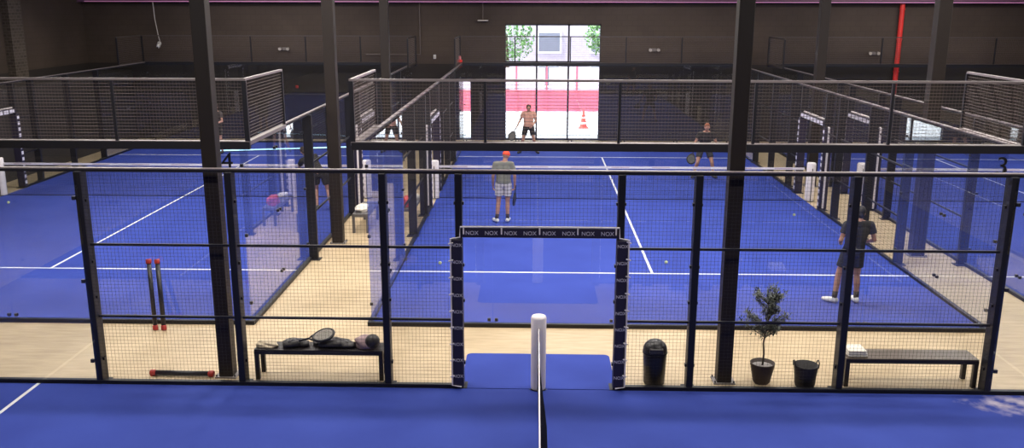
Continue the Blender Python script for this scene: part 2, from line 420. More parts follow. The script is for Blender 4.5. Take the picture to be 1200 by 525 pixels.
# ------------------------------------------------------------------ courts
C3, C4, C2 = 2.26, -9.74, 13.75          # centre lines of the three courts running away from us
FY = -2.47                               # far side line of the court in front
TH = .012
def court_surface(name, label, x0, x1, y0, y1, lines, m):
    t = thing(name, label, 'court surface', (0, 0, 0))
    link('turf', B(x0, x1, y0, y1, 0.0005, TH), m, t)
    for l in lines:
        link('court_line', B(*l, TH, TH+.002), WHITE, t)
    return t
def away_lines(c):
    return [(c-5, c+5, 3.025, 3.075), (c-5, c+5, 16.925, 16.975), (c-.025, c+.025, 3.05, 16.95)]
court_surface('court_surface', 'blue turf of the middle court with white service lines', C3-5, C3+5, 0, 20, away_lines(C3), TURF)
court_surface('court_surface', 'blue turf of the left court under the number 4', C4-5, C4+5, 0, 20, away_lines(C4), TURF)
court_surface('court_surface', 'blue turf of the far right court beyond the right aisle', C2-5, C2+5, 0, 20, away_lines(C2), TURF)
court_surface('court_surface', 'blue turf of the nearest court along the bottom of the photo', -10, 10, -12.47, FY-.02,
              [(-6.975, -6.925, -12.47, FY-.02), (6.925, 6.975, -12.47, FY-.02), (-6.95, 6.95, -7.495, -7.445)], TURF_PATCH)

def post(axis, c, a, h, parent, w=.045, d=.09, foot=True):
    """upright of the enclosure: w half width along the fence, d half depth across it"""
    bm = bmesh.new()
    if axis == 'x': box(bm, a-w, a+w, c-d, c+d, 0, h, bev=.006)
    else: box(bm, c-d, c+d, a-w, a+w, 0, h, bev=.006)
    p = link('post', bm, BLACK, parent)
    if foot:
        bm = bmesh.new()
        if axis == 'x': box(bm, a-.09, a+.09, c-.11, c+.11, 0, .015)
        else: box(bm, c-.14, c+.14, a-.11, a+.11, 0, .015)
        link('foot_plate', bm, BLACK, p)
        if axis == 'x':
            for z in (.35, 1.25, 1.75, 2.6): link('bracket', B(a-w-.022, a+w+.022, c-.03, c+.03, z-.02, z+.02, bev=.004), BLACK, p)
    return p

_clamp = []
def clamp(parent, loc):
    if not _clamp: o = link('clamp', B(-.025, .025, -.022, .022, -.025, .025, bev=.004), CHROME, parent); _clamp.append(o)
    else: o = _clamp[0].copy(); COL.objects.link(o); o.parent = parent
    o.location = loc
def fence_side(axis, c, label, o=0.0, sgn=1, out=1, lo=-10, hi=10, glass_h=3.0, posts=None, pads='plain', mirror_glass=(True, True)):
    """20 m side of a padel enclosure centred on o: glass at both ends, mesh and a doorway in the middle"""
    t = thing('side_fence', label, 'fence')
    def P(a): return o+a
    pc = c + out*.10                      # posts stand just outside the glass line
    for a in (-6.1, -4.1, -2.07, -1.07, 1.07, 2.07, 4.1, 6.1):
        if lo <= a <= hi: post(axis, pc, P(a), 3.0, t)
    # top rail and mid rails
    for (a0, a1) in ((lo, hi),):
        link('top_rail', abox(axis, pc, P(a0), P(a1), .03, 2.99, 3.024), BLACK, t)
        link('rail_highlight', abox(axis, pc, P(a0), P(a1), .032, 3.0245, 3.046, bev=.004), RAIL, t)  # pale strip painting the highlight along the rail's top edge
    segs = [(-6.1, -4.1), (-4.1, -2.07), (-2.07, -1.07), (1.07, 2.07), (2.07, 4.1), (4.1, 6.1)]
    for a0, a1 in segs:
        if a0 < lo or a1 > hi: continue
        for z in (.97, 1.99):
            link('cross_rail', abox(axis, pc, P(a0), P(a1), .016, z-.016, z+.016), BLACK, t)
        link('mesh_panel', grid_bm(axis, c+out*.02, P(a0), P(a1), .05, 3.0, rv=WR if axis == 'x' else .0007), WIRE, t)
    link('mesh_panel', grid_bm(axis, c+out*.02, P(-1.07), P(1.07), 2.3, 3.0), WIRE, t)
    # kerb under the mesh and the glass
    for a0, a1 in ((lo, -1.07), (1.07, hi)):
        link('bottom_rail', abox(axis, c+out*.03, P(a0), P(a1), .035, 0.0, .06), BLACK, t)
    for a0, a1 in ((-10, -8.05), (-8.05, -6.1), (6.1, 8.05), (8.05, 10)):
        if a0 < lo-.01 or a1 > hi+.01: continue
        g = link('glass_panel', abox(axis, c, P(a0)+.004, P(a1)-.004, .005, .06, 3.0), GLASS, t)
        for z in (.35, 1.5, 2.65):
            for s in (a0+.06, a1-.06): clamp(g, (P(s), c, z) if axis == 'x' else (c, P(s), z))
    return t

NAVY = mat('navy_pad', (.018, .014, .035), .5)
PIPE = mat('white_piping', (.78, .72, .72), .5)
LOGO = mat('pad_print', (.62, .60, .68), .6)
def text(s, size, m, parent, loc, rot, name='lettering', ext=.002):
    c = bpy.data.curves.new(name, 'FONT'); c.body = s; c.size = size; c.extrude = ext; c.align_x = 'CENTER'; c.align_y = 'CENTER'
    c.materials.append(m); raw = bpy.data.objects.new(name+'_raw', c); COL.objects.link(raw)
    dg = bpy.context.evaluated_depsgraph_get(); dg.update()
    me = bpy.data.meshes.new_from_object(raw.evaluated_get(dg)); me.name = name
    bpy.data.objects.remove(raw); bpy.data.curves.remove(c)
    if not me.materials: me.materials.append(m)
    o = bpy.data.objects.new(name, me); COL.objects.link(o); o.parent = parent
    o.location = loc; o.rotation_euler = rot
    return o
def door_padding(axis, c, o, label, out, detail=False, pale=False):
    """padded surround of a doorway: two uprights and a lintel, laced with white ties"""
    t = thing('doorway_padding', label, 'padding')
    m = NAVY
    sides = []
    T = .06 if axis == 'x' else .105
    for s in (-1, 1):
        a0, a1 = sorted((s*1.02, s*1.17))
        sides.append(link('side_pad', abox(axis, c, o+a0, o+a1, T, .04, 2.14, bev=.02), m, t))
    lin = link('lintel_pad', abox(axis, c, o-1.03, o+1.03, T, 2.16, 2.30, bev=.02), m, t)
    bm = bmesh.new()
    def pt(a, z, off=0): return (o+a, c+off, z) if axis == 'x' else (c+off, o+a, z)
    off = -.07 if axis == 'x' else out*.0
    e = 1.175
    for s in (-1, 1):
        tube(bm, [pt(s*1.05, .05, off), pt(s*e, .07, off), pt(s*e, 2.15, off), pt(s*1.05, 2.17, off), pt(s*1.045, 2.31, off), pt(0, 2.315, off)], .011 if axis == 'x' else .026, 6)
    link('piping', bm, PIPE, t)
    if axis == 'x':
        for k in range(9):
            for s in (-1, 1):
                z = .2+k*.235+(.03 if s > 0 else 0); bm = bmesh.new()
                cone(bm, pt(s*1.195, z, -.075), pt(s*1.15, z+.012, -.075), .011, .011, 6); link('tie', bm, PIPE, t)
        for k in range(5):
            a = -1.0+.5*k; bm = bmesh.new()
            cone(bm, pt(a, 2.315, off), pt(a, 2.22, off), .011, .011, 6); link('tie', bm, PIPE, t)
    if axis == 'x':
        for k in range(8):
            text('NOX', .075, LOGO, lin, (o-.89+.254*k, c-.0625, 2.225), (PI/2, 0, 0))
        for s, sp in zip((-1, 1), sides):
            for k in range(9):
                text('NOX', .062, LOGO, sp, (o+s*1.095, c-.0625, .20+.232*k), (PI/2, 0, 0))
    else:
        def print_mark(*a): link('pad_print', B(*a), LOGO, t)
        for s in (-1, 1):
            for k in range(12):
                p = pt(s*1.095, 0); b_ = .12+.17*k; print_mark(p[0]-.108, p[0]+.108, p[1]-.05, p[1]+.05, b_, b_+.09)
        for k in range(7):
            p = pt(-.84+.28*k, 2.2); print_mark(p[0]-.108, p[0]+.108, p[1]-.11, p[1]+.11, 2.18, 2.28)
    return t

# the side of the front court that faces us
fence_side('x', FY, 'long black mesh and glass fence standing along the nearest court', out=1)
door_padding('x', FY+.02, 0, 'navy logo printed padding around the doorway behind the white net post', 1)

def end_wall(c, y, label, s, num=None, nx=0, upper=True, near=True):
    """10 m glass end of a court with a metre of mesh above and a 2 m return at both ends; s = outward side (-1 near, 1 far)"""
    t = thing('end_wall', label, 'glass wall')
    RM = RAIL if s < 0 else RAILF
    yo = y + s*.07
    link('bottom_rail', B(c-5.06, c+5.06, y-.05 if s < 0 else y-.02, y+.02 if s < 0 else y+.05, 0, .065), BLACK, t)
    for k in range(5):
        a0, a1 = c-5+2*k, c-3+2*k
        g = link('glass_panel', B(a0+.004, a1-.004, y-.005, y+.005, .065, 2.98), GLASS, t)
        for a in (a0+.06, a1-.06): clamp(g, (a, y, .12))
    x0, x1 = c-5.2, c+5.2
    bw = link('beam', B(x0, x1, y-.04+s*.06, y+.04+s*.06, 2.93, 3.05, bev=.005), BLACK, t)
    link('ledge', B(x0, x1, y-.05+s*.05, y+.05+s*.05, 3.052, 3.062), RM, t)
    for k in range(6):
        a = x0+.03 + (x1-x0-.06)*k/5
        w = .035 if k in (0, 5) else .02
        link('upright', B(a-w, a+w, yo-.025, yo+.025, 3.06, 4.0), BLACK, t)
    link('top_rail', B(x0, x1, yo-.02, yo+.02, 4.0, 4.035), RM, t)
    for k in range(5):
        a0 = x0+.03 + (x1-x0-.06)*k/5; a1 = x0+.03+(x1-x0-.06)*(k+1)/5
        link('mesh_panel', grid_bm('x', yo, a0, a1, 3.08, 4.0, r=.0032, rv=.0011), SLAT, t)
    for sx, xx in ((-1, x0+.03), (1, x1-.03)):                 # the returns along the sides
        ya, yb = sorted((yo, y - s*2.0))
        link('return_rail', B(xx-.025, xx+.025, ya, yb, 4.0, 4.035), RM, t)
        link('return_rail', B(xx-.04, xx+.04, ya, yb, 3.0, 3.06), RM, t)
        yy = yb if s < 0 else ya
        link('upright', B(xx-.025, xx+.025, yy-.025, yy+.025, 3.0, 4.0), BLACK, t)
        link('mesh_panel', grid_bm('y', xx, ya, yb, 3.08, 4.0, r=.0032, rv=.0011), SLAT, t)
    if num:
        text(num, .40, BLACK, t, (c+nx, y-.02, 2.715), (PI/2, 0, 0), 'court_number', .004)
    return t
end_wall(C3, 0, 'near glass end wall of the middle court with the number 3', -1, '3', 4.91)
end_wall(C4, 0, 'near glass end wall of the left court with the number 4', -1, '4', 4.80)
end_wall(C3, 20, 'far glass end wall of the middle court before the tall window', 1)
end_wall(C4, 20, 'far glass end wall of the left court against the dark wall', 1)
end_wall(C2, 20, 'far glass end wall of the right court near the red pipe', 1)
fence_side('y', C3-5, 'left side fence of the middle court along the left aisle', o=10, out=-1)
fence_side('y', C3+5, 'right side fence of the middle court behind the player in black', o=10, out=1)
fence_side('y', C4+5, 'right side fence of the left court along the left aisle', o=10, out=1)
fence_side('y', C4-5, 'left side fence of the left court before the dark side wall', o=10, out=-1)
fence_side('y', C2-5, 'left side fence of the far right court along the right aisle', o=10, out=-1)
door_padding('y', C3+5.1, 10, 'logo padding around the doorway beside the right net post of the middle court', 1)
door_padding('y', C2-5.1, 10, 'logo padding around the doorway of the far right court', -1)
door_padding('y', C3-5.1, 10, 'logo padding around the doorway beside the left net post of the middle court', -1)
door_padding('y', C4+5.1, 10, 'logo padding around the right doorway of the left court, by the left aisle', 1)
door_padding('y', C4-5.1, 10, 'logo padding around the left doorway of the left court by the dark side wall', -1)

t = thing('added_glow_bar', 'added glowing bar that draws a bluish white streak across the far end of the left court', 'strip light', (-8.9, 18.2, TH), math.atan2(1.2, 5.2))  # glowing bar added to draw a bright streak across the floor
link('tube', B(-2.66, 2.66, -.04, .04, .03, .07, bev=.01), mat('cool_glow', (.45, .75, 1.0), .4, emit=1.6), t)  # glowing body of the added bar
link('bar_base', B(-2.66, 2.66, -.05, .05, 0, .03), BLACK, t)
t = thing('corner_lamp', 'small red signal lamp on the far left top corner of the middle court', 'lamp', (C3-5.17, 20.05, 3.065))
link('housing', B(-.09, .09, -.06, .06, 0, .10, bev=.01), mat('red_paint', (1, 1, 1)), t)
bm = bmesh.new(); lathe(bm, [(.05, .10), (.05, .2), (.03, .24), (.005, .25)], 14); link('lens', bm, mat('rose_lens', (.75, .25, .28), .3), t, True)

# ------------------------------------------------------------------ nets
TAPE = mat('net_tape', (.80, .76, .80), .6)
TAPEP = mat('net_tape_print', (.52, .38, .46), .6)
def net(axis, c, a0, a1, label, prints=True):
    t = thing('court_net', label, 'net')
    link('net_mesh', grid_bm(axis, c, a0, a1, .03, .88, pitch=.045, r=.0016), NETM, t)
    tp = link('net_tape', abox(axis, c, a0, a1, .008, .86, .92), TAPE, t)
    if prints:
        bm = bmesh.new(); n = 9
        for k in range(n):
            a = a0 + (a1-a0)*(k+.5)/n
            if axis == 'x': box(bm, a-.26, a+.22, c-.0095, c+.0095, .882, .902)
        link('tape_print', bm, TAPEP, tp)
    link('bottom_cord', abox(axis, c, a0, a1, .006, .014, .03), NETM, t)
    return t
net('x', 10, C3-4.92, C3+4.92, 'net of the middle court between two white posts')
net('x', 10, C4-4.92, C4+4.92, 'net of the left court seen over the number 4 post')
net('x', 10, C2-4.92, C2+4.92, 'net of the far right court behind the right aisle')
front_net = net('y', 0, -12.3, FY+.02, 'net of the nearest court seen edge on as a white line', False)
for ch in front_net.children:                       # the cords hang a little askew, away from the post
    if ch.name.startswith(('net_mesh', 'bottom_cord')):
        for v in ch.data.vertices:
            q = min(1, max(0, (FY - v.co.y)/1.2)); v.co.x += .11*q*(1 - min(1, max(0, v.co.z)/.88))
def net_post(x, y, label, r=.10, h=1.05, ang=0):
    t = thing('net_post', label, 'net post', (x, y, TH if abs(x) > 0 else 0), ang)
    bm = bmesh.new(); seg = 24; prof = [(r*.92, .0), (r, .03), (r*1.0, h*.6), (r*1.02, h-.04), (r*.9, h-.01), (r*.4, h)]
    # padded sleeve with a slot for the net on -Y
    rings = []
    for rr, z in prof:
        rings.append([bm.verts.new((rr*math.sin(a)*(.98), -rr*math.cos(a), z)) for a in [.16+(2*PI-.32)*i/(seg-1) for i in range(seg)]])
    for a, b in zip(rings, rings[1:]):
        for i in range(seg-1): bm.faces.new((a[i], a[i+1], b[i+1], b[i]))
    bm.faces.new(rings[-1]); bm.faces.new(rings[0][::-1])
    for a, b in zip(rings, rings[1:]):                        # the slot's two lips meet at the core
        bm.faces.new((a[-1], a[0], b[0], b[-1]))
    link('pad', bm, PAD, t, True)
    bm = bmesh.new(); box(bm, -.012, .012, -r*1.01, -r*.86, .02, h*.86); link('slot', bm, BLACK, t)
    bm = bmesh.new(); lathe(bm, [(.13, 0), (.13, .012)], 20); link('base_plate', bm, CHROME, t)
    return t
net_post(0, FY+.03, 'white padded net post standing in the doorway in the foreground', .105, 1.07)
for c, tag_ in ((C3-5, 'left white net post of the middle court by the aisle'), (C3+5, 'right white net post of the middle court'),
                (C4-5, 'left white net post of the left court at the photo edge'), (C4+5, 'right white net post of the left court'),
                (C2-5, 'white net post of the far right court by the aisle')):
    net_post(c+(.1 if c in (C3+5, C4+5) else -.05), 10, tag_, .12, 1.05, 0)

# ------------------------------------------------------------------ mat in the doorway
bm = bmesh.new(); pts = []
x0, x1, ya, yb, rr = -1.07, 1.07, FY+.0, -1.2, .09
pts += [(x0, ya), (x1, ya)]
for k in range(7): a = PI/2*k/6; pts.append((x1-rr+rr*math.cos(a), yb-rr+rr*math.sin(a)))
for k in range(7): a = PI/2+PI/2*k/6; pts.append((x0+rr+rr*math.cos(a), yb-rr+rr*math.sin(a)))
lo_ = [bm.verts.new((p[0], p[1], .0005)) for p in pts]; hi_ = [bm.verts.new((p[0], p[1], .013)) for p in pts]
bm.faces.new(lo_[::-1]); bm.faces.new(hi_)
for i in range(len(pts)): bm.faces.new((lo_[i], lo_[(i+1) % len(pts)], hi_[(i+1) % len(pts)], hi_[i]))
tag(link('doorway_mat', bm, TURF), 'blue turf mat with rounded corners lying in the padded doorway', 'mat')

# ------------------------------------------------------------------ benches
def bench(x0, x1, y0, y1, h, label, m, loc_group=None, seat_m=None):
    t = thing('bench', label, 'bench', ((x0+x1)/2, (y0+y1)/2, 0), 0, loc_group)
    L = (x1-x0)/2; D = (y1-y0)/2
    link('seat', B(-L, L, -D, D, h-.02, h, bev=.006), seat_m or m, t)
    bm = bmesh.new()
    box(bm, -L, L, -D, -D+.03, h-.07, h-.021); box(bm, -L, L, D-.03, D, h-.07, h-.021)
    box(bm, -L, -L+.03, -D+.03, D-.03, h-.07, h-.021); box(bm, L-.03, L, -D+.03, D-.03, h-.07, h-.021)
    link('apron', bm, m, t)
    for sx in (-1, 1):
        for sy in (-1, 1):
            bm = bmesh.new(); X = sx*(L-.03); Y = sy*(D-.03)
            box(bm, X-.03, X+.03, Y-.03, Y+.03, 0, h-.07, bev=.004); link('leg', bm, m, t)
    return t
BM = mat('bench_black', (.016, .012, .012), .4)
BS = mat('bench_brown_seat', (.085, .062, .045), .35)
bench(-3.98, -2.17, -2.25, -1.92, .45, 'black bench behind the fence loaded with rackets and bags', BM)
bench(4.24, 6.05, -2.25, -1.88, .42, 'brown topped bench behind the fence holding a folded white towel', BM, seat_m=BS)
GB = mat('bench_grey', (.12, .11, .11), .5)
bench(-3.25, -2.92, 6.7, 8.3, .45, 'distant bench along the middle court with a red jacket on it', GB)
bench(-4.28, -3.90, 6.1, 7.5, .45, 'distant grey bench behind the aisle column with white towels on it', GB)
def crumple(name, c, r, m, label, cat, seed=1, amp=.25, parent=None, group=None):
    rnd = random.Random(seed); bm = bmesh.new()
    bmesh.ops.create_icosphere(bm, subdivisions=4, radius=1)
    ph = [(Vector((rnd.gauss(0, 1), rnd.gauss(0, 1), rnd.gauss(0, 1)))*3.2, rnd.uniform(0, 6)) for _ in range(7)]
    for v in bm.verts:
        q = v.co.normalized(); s = 1+amp*sum(math.sin(d.dot(q)+f) for d, f in ph)/4
        z = q.z*s*r[2]
        v.co = Vector((q.x*s*r[0], q.y*s*r[1], max(z, -r[2]*.55)+r[2]*.55))
    o = link(name, bm, m, parent, True); o.location = c
    if not parent: tag(o, label, cat, group)
    return o
TOW = mat('white_towel', (.78, .74, .66), .9, bump=.3, bscale=90)
crumple('towel', (-3.83, -2.1, .45), (.15, .13, .05), mat('beige_towel', (.50, .42, .30), .9), 'crumpled beige towel on the left end of the black bench', 'towel', 3)
# folded towel stack
bm = bmesh.new()
for k in range(3): box(bm, -.14, .13-.01*k, -.13, .14, .033*k, .033*k+.03, bev=.012)
o = link('folded_towel', bm, TOW, None, True); o.location = (4.42, -2.08, .42); tag(o, 'folded white towel on the left end of the brown topped bench', 'towel')
crumple('towel', (-4.12, 6.5, .45), (.15, .28, .10), TOW, 'heap of white towels on the distant grey bench behind the aisle column', 'towel', 9)
crumple('jacket', (-3.08, 7.1, .45), (.15, .26, .15), mat('red_cloth', (.62, .09, .09), .8), 'red jacket bundled on the distant bench along the middle court', 'jacket', 12)
crumple('towel', (-3.08, 7.95, .45), (.13, .18, .07), TOW, 'white towel beside the red jacket on the distant bench', 'towel', 15)
# racket bags and rackets on the bench
def bag(x, y, z, L, Wd, Hh, m, m2, label, rz, seed):
    t = thing('racket_bag', label, 'bag', (x, y, z), rz)
    rnd = random.Random(seed); bm = bmesh.new()
    n = 14; rings = []
    for i in range(n+1):
        u = i/n; w = Wd*(math.sin(PI*min(1, u*1.25+.12))**.45 if u < .7 else .95-(u-.7)*1.6); hh = Hh*(.55+.45*math.sin(PI*min(u+.1, 1)))
        rings.append([bm.verts.new((-L/2+L*u, w/2*math.cos(a)*(1+.05*rnd.random()), hh/2+hh/2*math.sin(a)*(1 if math.sin(a) > 0 else 1))) for a in [2*PI*k/14 for k in range(14)]])
    for a, b in zip(rings, rings[1:]):
        for k in range(14): bm.faces.new((a[k], a[(k+1) % 14], b[(k+1) % 14], b[k]))
    bm.faces.new(rings[0][::-1]); bm.faces.new(rings[-1])
    link('body', bm, m, t, True)
    bm = bmesh.new(); tube(bm, [(-L*.3, -Wd*.3, Hh*.85), (-L*.1, -Wd*.42, Hh*1.15), (L*.15, -Wd*.38, Hh*1.2), (L*.32, -Wd*.2, Hh*.8)], .009, 6); link('handle', bm, m2, t)
    bm = bmesh.new(); tube(bm, [(-L*.4, 0, Hh*.86), (0, .0, Hh*1.02), (L*.35, 0, Hh*.88)], .005, 6); link('zip', bm, m2, t)
    return t
DK = mat('dark_bag', (.025, .022, .022), .5); OL = mat('olive_trim', (.14, .115, .07), .6); GR = mat('grey_trim', (.25, .24, .23), .5)
bag(-3.42, -2.1, .45, .36, .24, .12, DK, GR, 'dark racket bag lying second from the left on the black bench', .2, 1)
bag(-2.83, -2.1, .45, .50, .28, .13, DK, GR, 'long black racket bag right of centre on the black bench', -.06, 2)

def racket(x, y, z, label, m_face, rot, group=None):
    t = thing('padel_racket', label, 'racket', (x, y, z)); t.rotation_euler = rot
    bm = bmesh.new(); pts = []
    for k in range(32):
        a = 2*PI*k/32; w = .125*(1-.16*(math.cos(a) < 0)*abs(math.cos(a)))
        pts.append((w*math.sin(a), 0, .29+.15*math.cos(a)))
    tube(bm, pts, .019, 8, closed=True); link('rim', bm, BLACK, t, True)
    bm = bmesh.new(); f = [bm.verts.new((p[0]*.98, -.012, .29+(p[2]-.29)*.98)) for p in pts]; g = [bm.verts.new((p[0]*.98, .012, .29+(p[2]-.29)*.98)) for p in pts]
    bm.faces.new(f); bm.faces.new(g[::-1])
    for i in range(32): bm.faces.new((f[i], g[i], g[(i+1) % 32], f[(i+1) % 32]))
    fc = link('face', bm, m_face, t)
    bm = bmesh.new()
    for i in range(-2, 3):
        for j in range(-3, 4):
            if i*i+j*j*.7 < 7: cone(bm, (i*.035, -.0135, .30+j*.032), (i*.035, .0135, .30+j*.032), .006, .006, 6, round0=False, round1=False)
    link('drill_hole', bm, BLACK, fc)
    bm = bmesh.new(); cone(bm, (0, 0, -.05), (0, 0, .09), .016, .015, 10); tube(bm, [(0, 0, .08), (-.05, 0, .13), (-.085, 0, .18)], .012, 6); tube(bm, [(0, 0, .08), (.05, 0, .13), (.085, 0, .18)], .012, 6)
    link('handle', bm, BLACK, t, True)
    return t
RF = mat('racket_grey', (.20, .18, .15), .4)
def aim(o, along, face):
    z = Vector(along).normalized(); y = Vector(face); y = (y - z*y.dot(z)).normalized(); x = y.cross(z)
    o.rotation_euler = Matrix((x, y, z)).transposed().to_euler()
aim(racket(-3.30, -2.16, .57, 'grey faced padel racket tilted up on the second racket bag', RF, (0, 0, 0)), (1, .1, .22), (-.25, -.35, .9))
bag(-3.03, -2.0, .45, .34, .20, .08, DK, OL, 'small dark bag under the tilted racket in the middle of the black bench', .3, 4)
crumple('shoulder_bag', (-2.42, -2.08, .45), (.16, .14, .105), mat('mauve_bag', (.30, .21, .22), .8), 'soft mauve bag at the right end of the black bench', 'bag', 21)
t = thing('cap', 'dark round cap propped on the mauve bag on the black bench', 'cap', (-2.31, -2.23, .59), 0); t.rotation_euler = (math.radians(70), 0, math.radians(15))
bm = bmesh.new(); lathe(bm, [(.095, 0), (.092, .03), (.075, .065), (.04, .088), (.01, .093)], 20); link('crown', bm, DK, t, True)
bm = bmesh.new(); lathe(bm, [(.085, -.006), (.10, -.006), (.10, .004), (.085, .004)], 20); link('band', bm, mat('cap_band', (.06, .055, .06), .6), t, True)

# ------------------------------------------------------------------ bin, pots, tubes
t = thing('dome_bin', 'black dome topped waste bin behind the fence right of the doorway', 'bin', (1.62, -2.19, 0)); t.scale = (1.1, 1.1, 1.03)
bm = bmesh.new(); lathe(bm, [(.125, 0), (.135, .02), (.148, .40), (.15, .47)], 28); link('body', bm, mat('bin_black', (.012, .012, .014), .35), t, True)
bm = bmesh.new(); lathe(bm, [(.155, .455)]+[(.153*math.cos(a), .48+.15*math.sin(a)) for a in [PI/2*k/8 for k in range(8)]]+[(.005, .63)], 28); l = link('dome_lid', bm, mat('bin_black', (1, 1, 1)), t, True)
bm = bmesh.new(); box(bm, -.085, .085, -.165, -.10, .475, .545, bev=.01); link('flap', bm, mat('bin_flap', (.035, .032, .032), .35), l)
bm = bmesh.new(); lathe(bm, [(.158, .445), (.158, .465)], 28); link('rim', bm, BLACK, t)

t = thing('potted_olive_tree', 'small olive tree in a dark ribbed pot behind the fence', 'potted tree', (3.13, -2.13, 0))
POT = mat('dark_wicker', (.035, .020, .015), .6, bump=.5, bscale=70)
prof = [(.10, 0)]
for k in range(13):
    z = .02+.022*k; prof += [(.115+.0042*k+(.006 if k % 2 else 0), z)]
prof += [(.170, .30), (.160, .30), (.15, .24), (.02, .235)]
bm = bmesh.new(); lathe(bm, prof, 32); link('pot', bm, POT, t, True)
bm = bmesh.new(); lathe(bm, [(.148, .235), (.148, .25), (.02, .262)], 24); link('soil', bm, mat('pebbles', (.30, .28, .27), .9, noise=.4, scale=60, bump=.8, bscale=90), t)
bm = bmesh.new()
tr = [(0, 0, .25), (.012, .01, .42), (-.008, 0, .58), (.01, .01, .72), (.03, 0, .86), (.06, .01, 1.05), (.09, .0, 1.25), (.11, 0, 1.38)]
tube(bm, tr, [.014, .013, .012, .011, .010, .008, .005, .003], 8)
brs = []
rnd = random.Random(5)
for k in range(30):
    z = rnd.uniform(.66, 1.2); a = rnd.uniform(0, 2*PI); ln = rnd.uniform(.16, .40)*(1.3-z*.60)
    bx = .03*(z-.5); p0 = Vector((bx, 0, z)); p1 = p0+Vector((math.cos(a)*ln*.6, math.sin(a)*ln*.38, ln*.35)); p2 = p1+Vector((math.cos(a+.3)*ln*.5, math.sin(a+.3)*ln*.3, ln*.45))
    tube(bm, [p0, p1, p2], [.006, .004, .002], 5); brs.append((p0, p1, p2))
brs += [(Vector((.06, 0, 1.05)), Vector((.09, 0, 1.2)), Vector((.11, 0, 1.4)))]*3
link('trunk', bm, mat('olive_bark', (.07, .05, .035), .9), t, True)
bm = bmesh.new()
for p0, p1, p2 in brs:
    for j in range(62):
        u = rnd.random(); c = (p0.lerp(p1, u*2) if u < .5 else p1.lerp(p2, u*2-1)) if u > .25 else p1.lerp(p2, rnd.random())
        c = c + Vector((rnd.gauss(0, .022), rnd.gauss(0, .022), rnd.gauss(0, .022)))
        d = Vector((rnd.gauss(0, 1), rnd.gauss(0, 1), rnd.gauss(.35, .8))).normalized()*rnd.uniform(.026, .040); uu, vv = frame_of(d); w = .0105
        k1 = [bm.verts.new(q) for q in (c, c+d*.7+uu*w+vv*.003, c+d*2, c+d*.7-uu*w+vv*.003)]
        bm.faces.new(k1)
link('foliage', bm, mat('olive_leaf', (.115, .13, .10), .6, noise=.35, scale=25), t)

t = thing('basket', 'black woven basket with two handles right of the potted tree', 'basket', (3.70, -2.24, 0))
prof = [(.12, 0)]
for k in range(16): prof += [(.128+.0022*k+(.004 if k % 2 else 0), .01+.0195*k)]
prof += [(.165, .325), (.155, .325), (.14, .05), (.01, .04)]
bm = bmesh.new(); lathe(bm, prof, 32); link('body', bm, mat('black_woven', (.014, .012, .014), .6, bump=.5, bscale=90), t, True)
for s in (-1, 1):
    bm = bmesh.new(); tube(bm, [(s*.155, -.06, .29), (s*.165, -.045, .36), (s*.165, 0, .385), (s*.165, .045, .36), (s*.155, .06, .29)], .009, 8); link('handle', bm, mat('black_woven', (1, 1, 1)), t, True)

def ball_tube(loc, rot, label, L=1.12):
    t = thing('ball_tube', label, 'ball tube', loc); t.rotation_euler = rot
    bm = bmesh.new(); cone(bm, (0, 0, .08), (0, 0, L-.08), .036, .036, 16, round0=False, round1=False); link('tube', bm, mat('tube_black', (.012, .012, .02), .35), t, True)
    for z0_, z1_ in ((0, .08), (L-.08, L)):
        bm = bmesh.new(); lathe(bm, [(.036, z0_), (.044, z0_+.01), (.044, z1_-.01), (.036, z1_)], 16); link('end_cap', bm, mat('cap_red', (.42, .035, .03), .45), t, True)
    return t
ball_tube((-6.21, -.33, 0), (math.radians(-13.5), math.radians(-6.5), 0), 'left one of two black ball tubes with red ends leaning on the glass', 1.16)
ball_tube((-6.07, -.33, 0), (math.radians(-13.5), math.radians(-6.5), 0), 'right one of two black ball tubes with red ends leaning on the glass', 1.16)
ball_tube((-5.52, -2.15, .045), (0, math.radians(90), math.radians(-1)), 'black ball tube with red ends lying on the floor behind the fence', .92)

# balls on the turf
BALL = mat('ball_felt', (.62, .66, .30), .9, bump=.3, bscale=300)
for (x, y), lab in (((-1.98, 3.55), 'tennis ball on the middle court left of the padded doorway'), ((2.63, 3.75), 'tennis ball on the middle court right of the centre line'),
                    ((6.45, 8.15), 'tennis ball on the middle court near the right net post'), ((-14.0, 8.9), 'tennis ball at the left edge of the left court')):
    bm = bmesh.new(); bmesh.ops.create_icosphere(bm, subdivisions=3, radius=.034)
    t = thing('tennis_ball', lab, 'ball', (x, y, TH+.034)); link('felt', bm, BALL, t, True)
    bm = bmesh.new(); pts = []
    for k in range(40):
        a = 2*PI*k/40; v = Vector((math.cos(a)+.0, math.sin(a), .55*math.sin(2*a))).normalized()*.0338; pts.append(v)
    tube(bm, pts, .0012, 5, closed=True); link('seam', bm, WHITE, t)

# ------------------------------------------------------------------ people
def baked(name, bm, m, parent, voxel=.012, smooth=4):
    me = bpy.data.meshes.new(name); bm.to_mesh(me); bm.free()
    o = bpy.data.objects.new(name+'_raw', me); COL.objects.link(o)
    r = o.modifiers.new('r', 'REMESH'); r.mode = 'VOXEL'; r.voxel_size = voxel; r.use_smooth_shade = True
    s = o.modifiers.new('s', 'SMOOTH'); s.iterations = smooth; s.factor = .5
    dg = bpy.context.evaluated_depsgraph_get(); dg.update()
    nm = bpy.data.meshes.new_from_object(o.evaluated_get(dg)); nm.name = name
    bpy.data.objects.remove(o); bpy.data.meshes.remove(me)
    nm.materials.clear(); nm.materials.append(m)
    for p in nm.polygons: p.use_smooth = True
    q = bpy.data.objects.new(name, nm); COL.objects.link(q)
    if parent: q.parent = parent
    return q

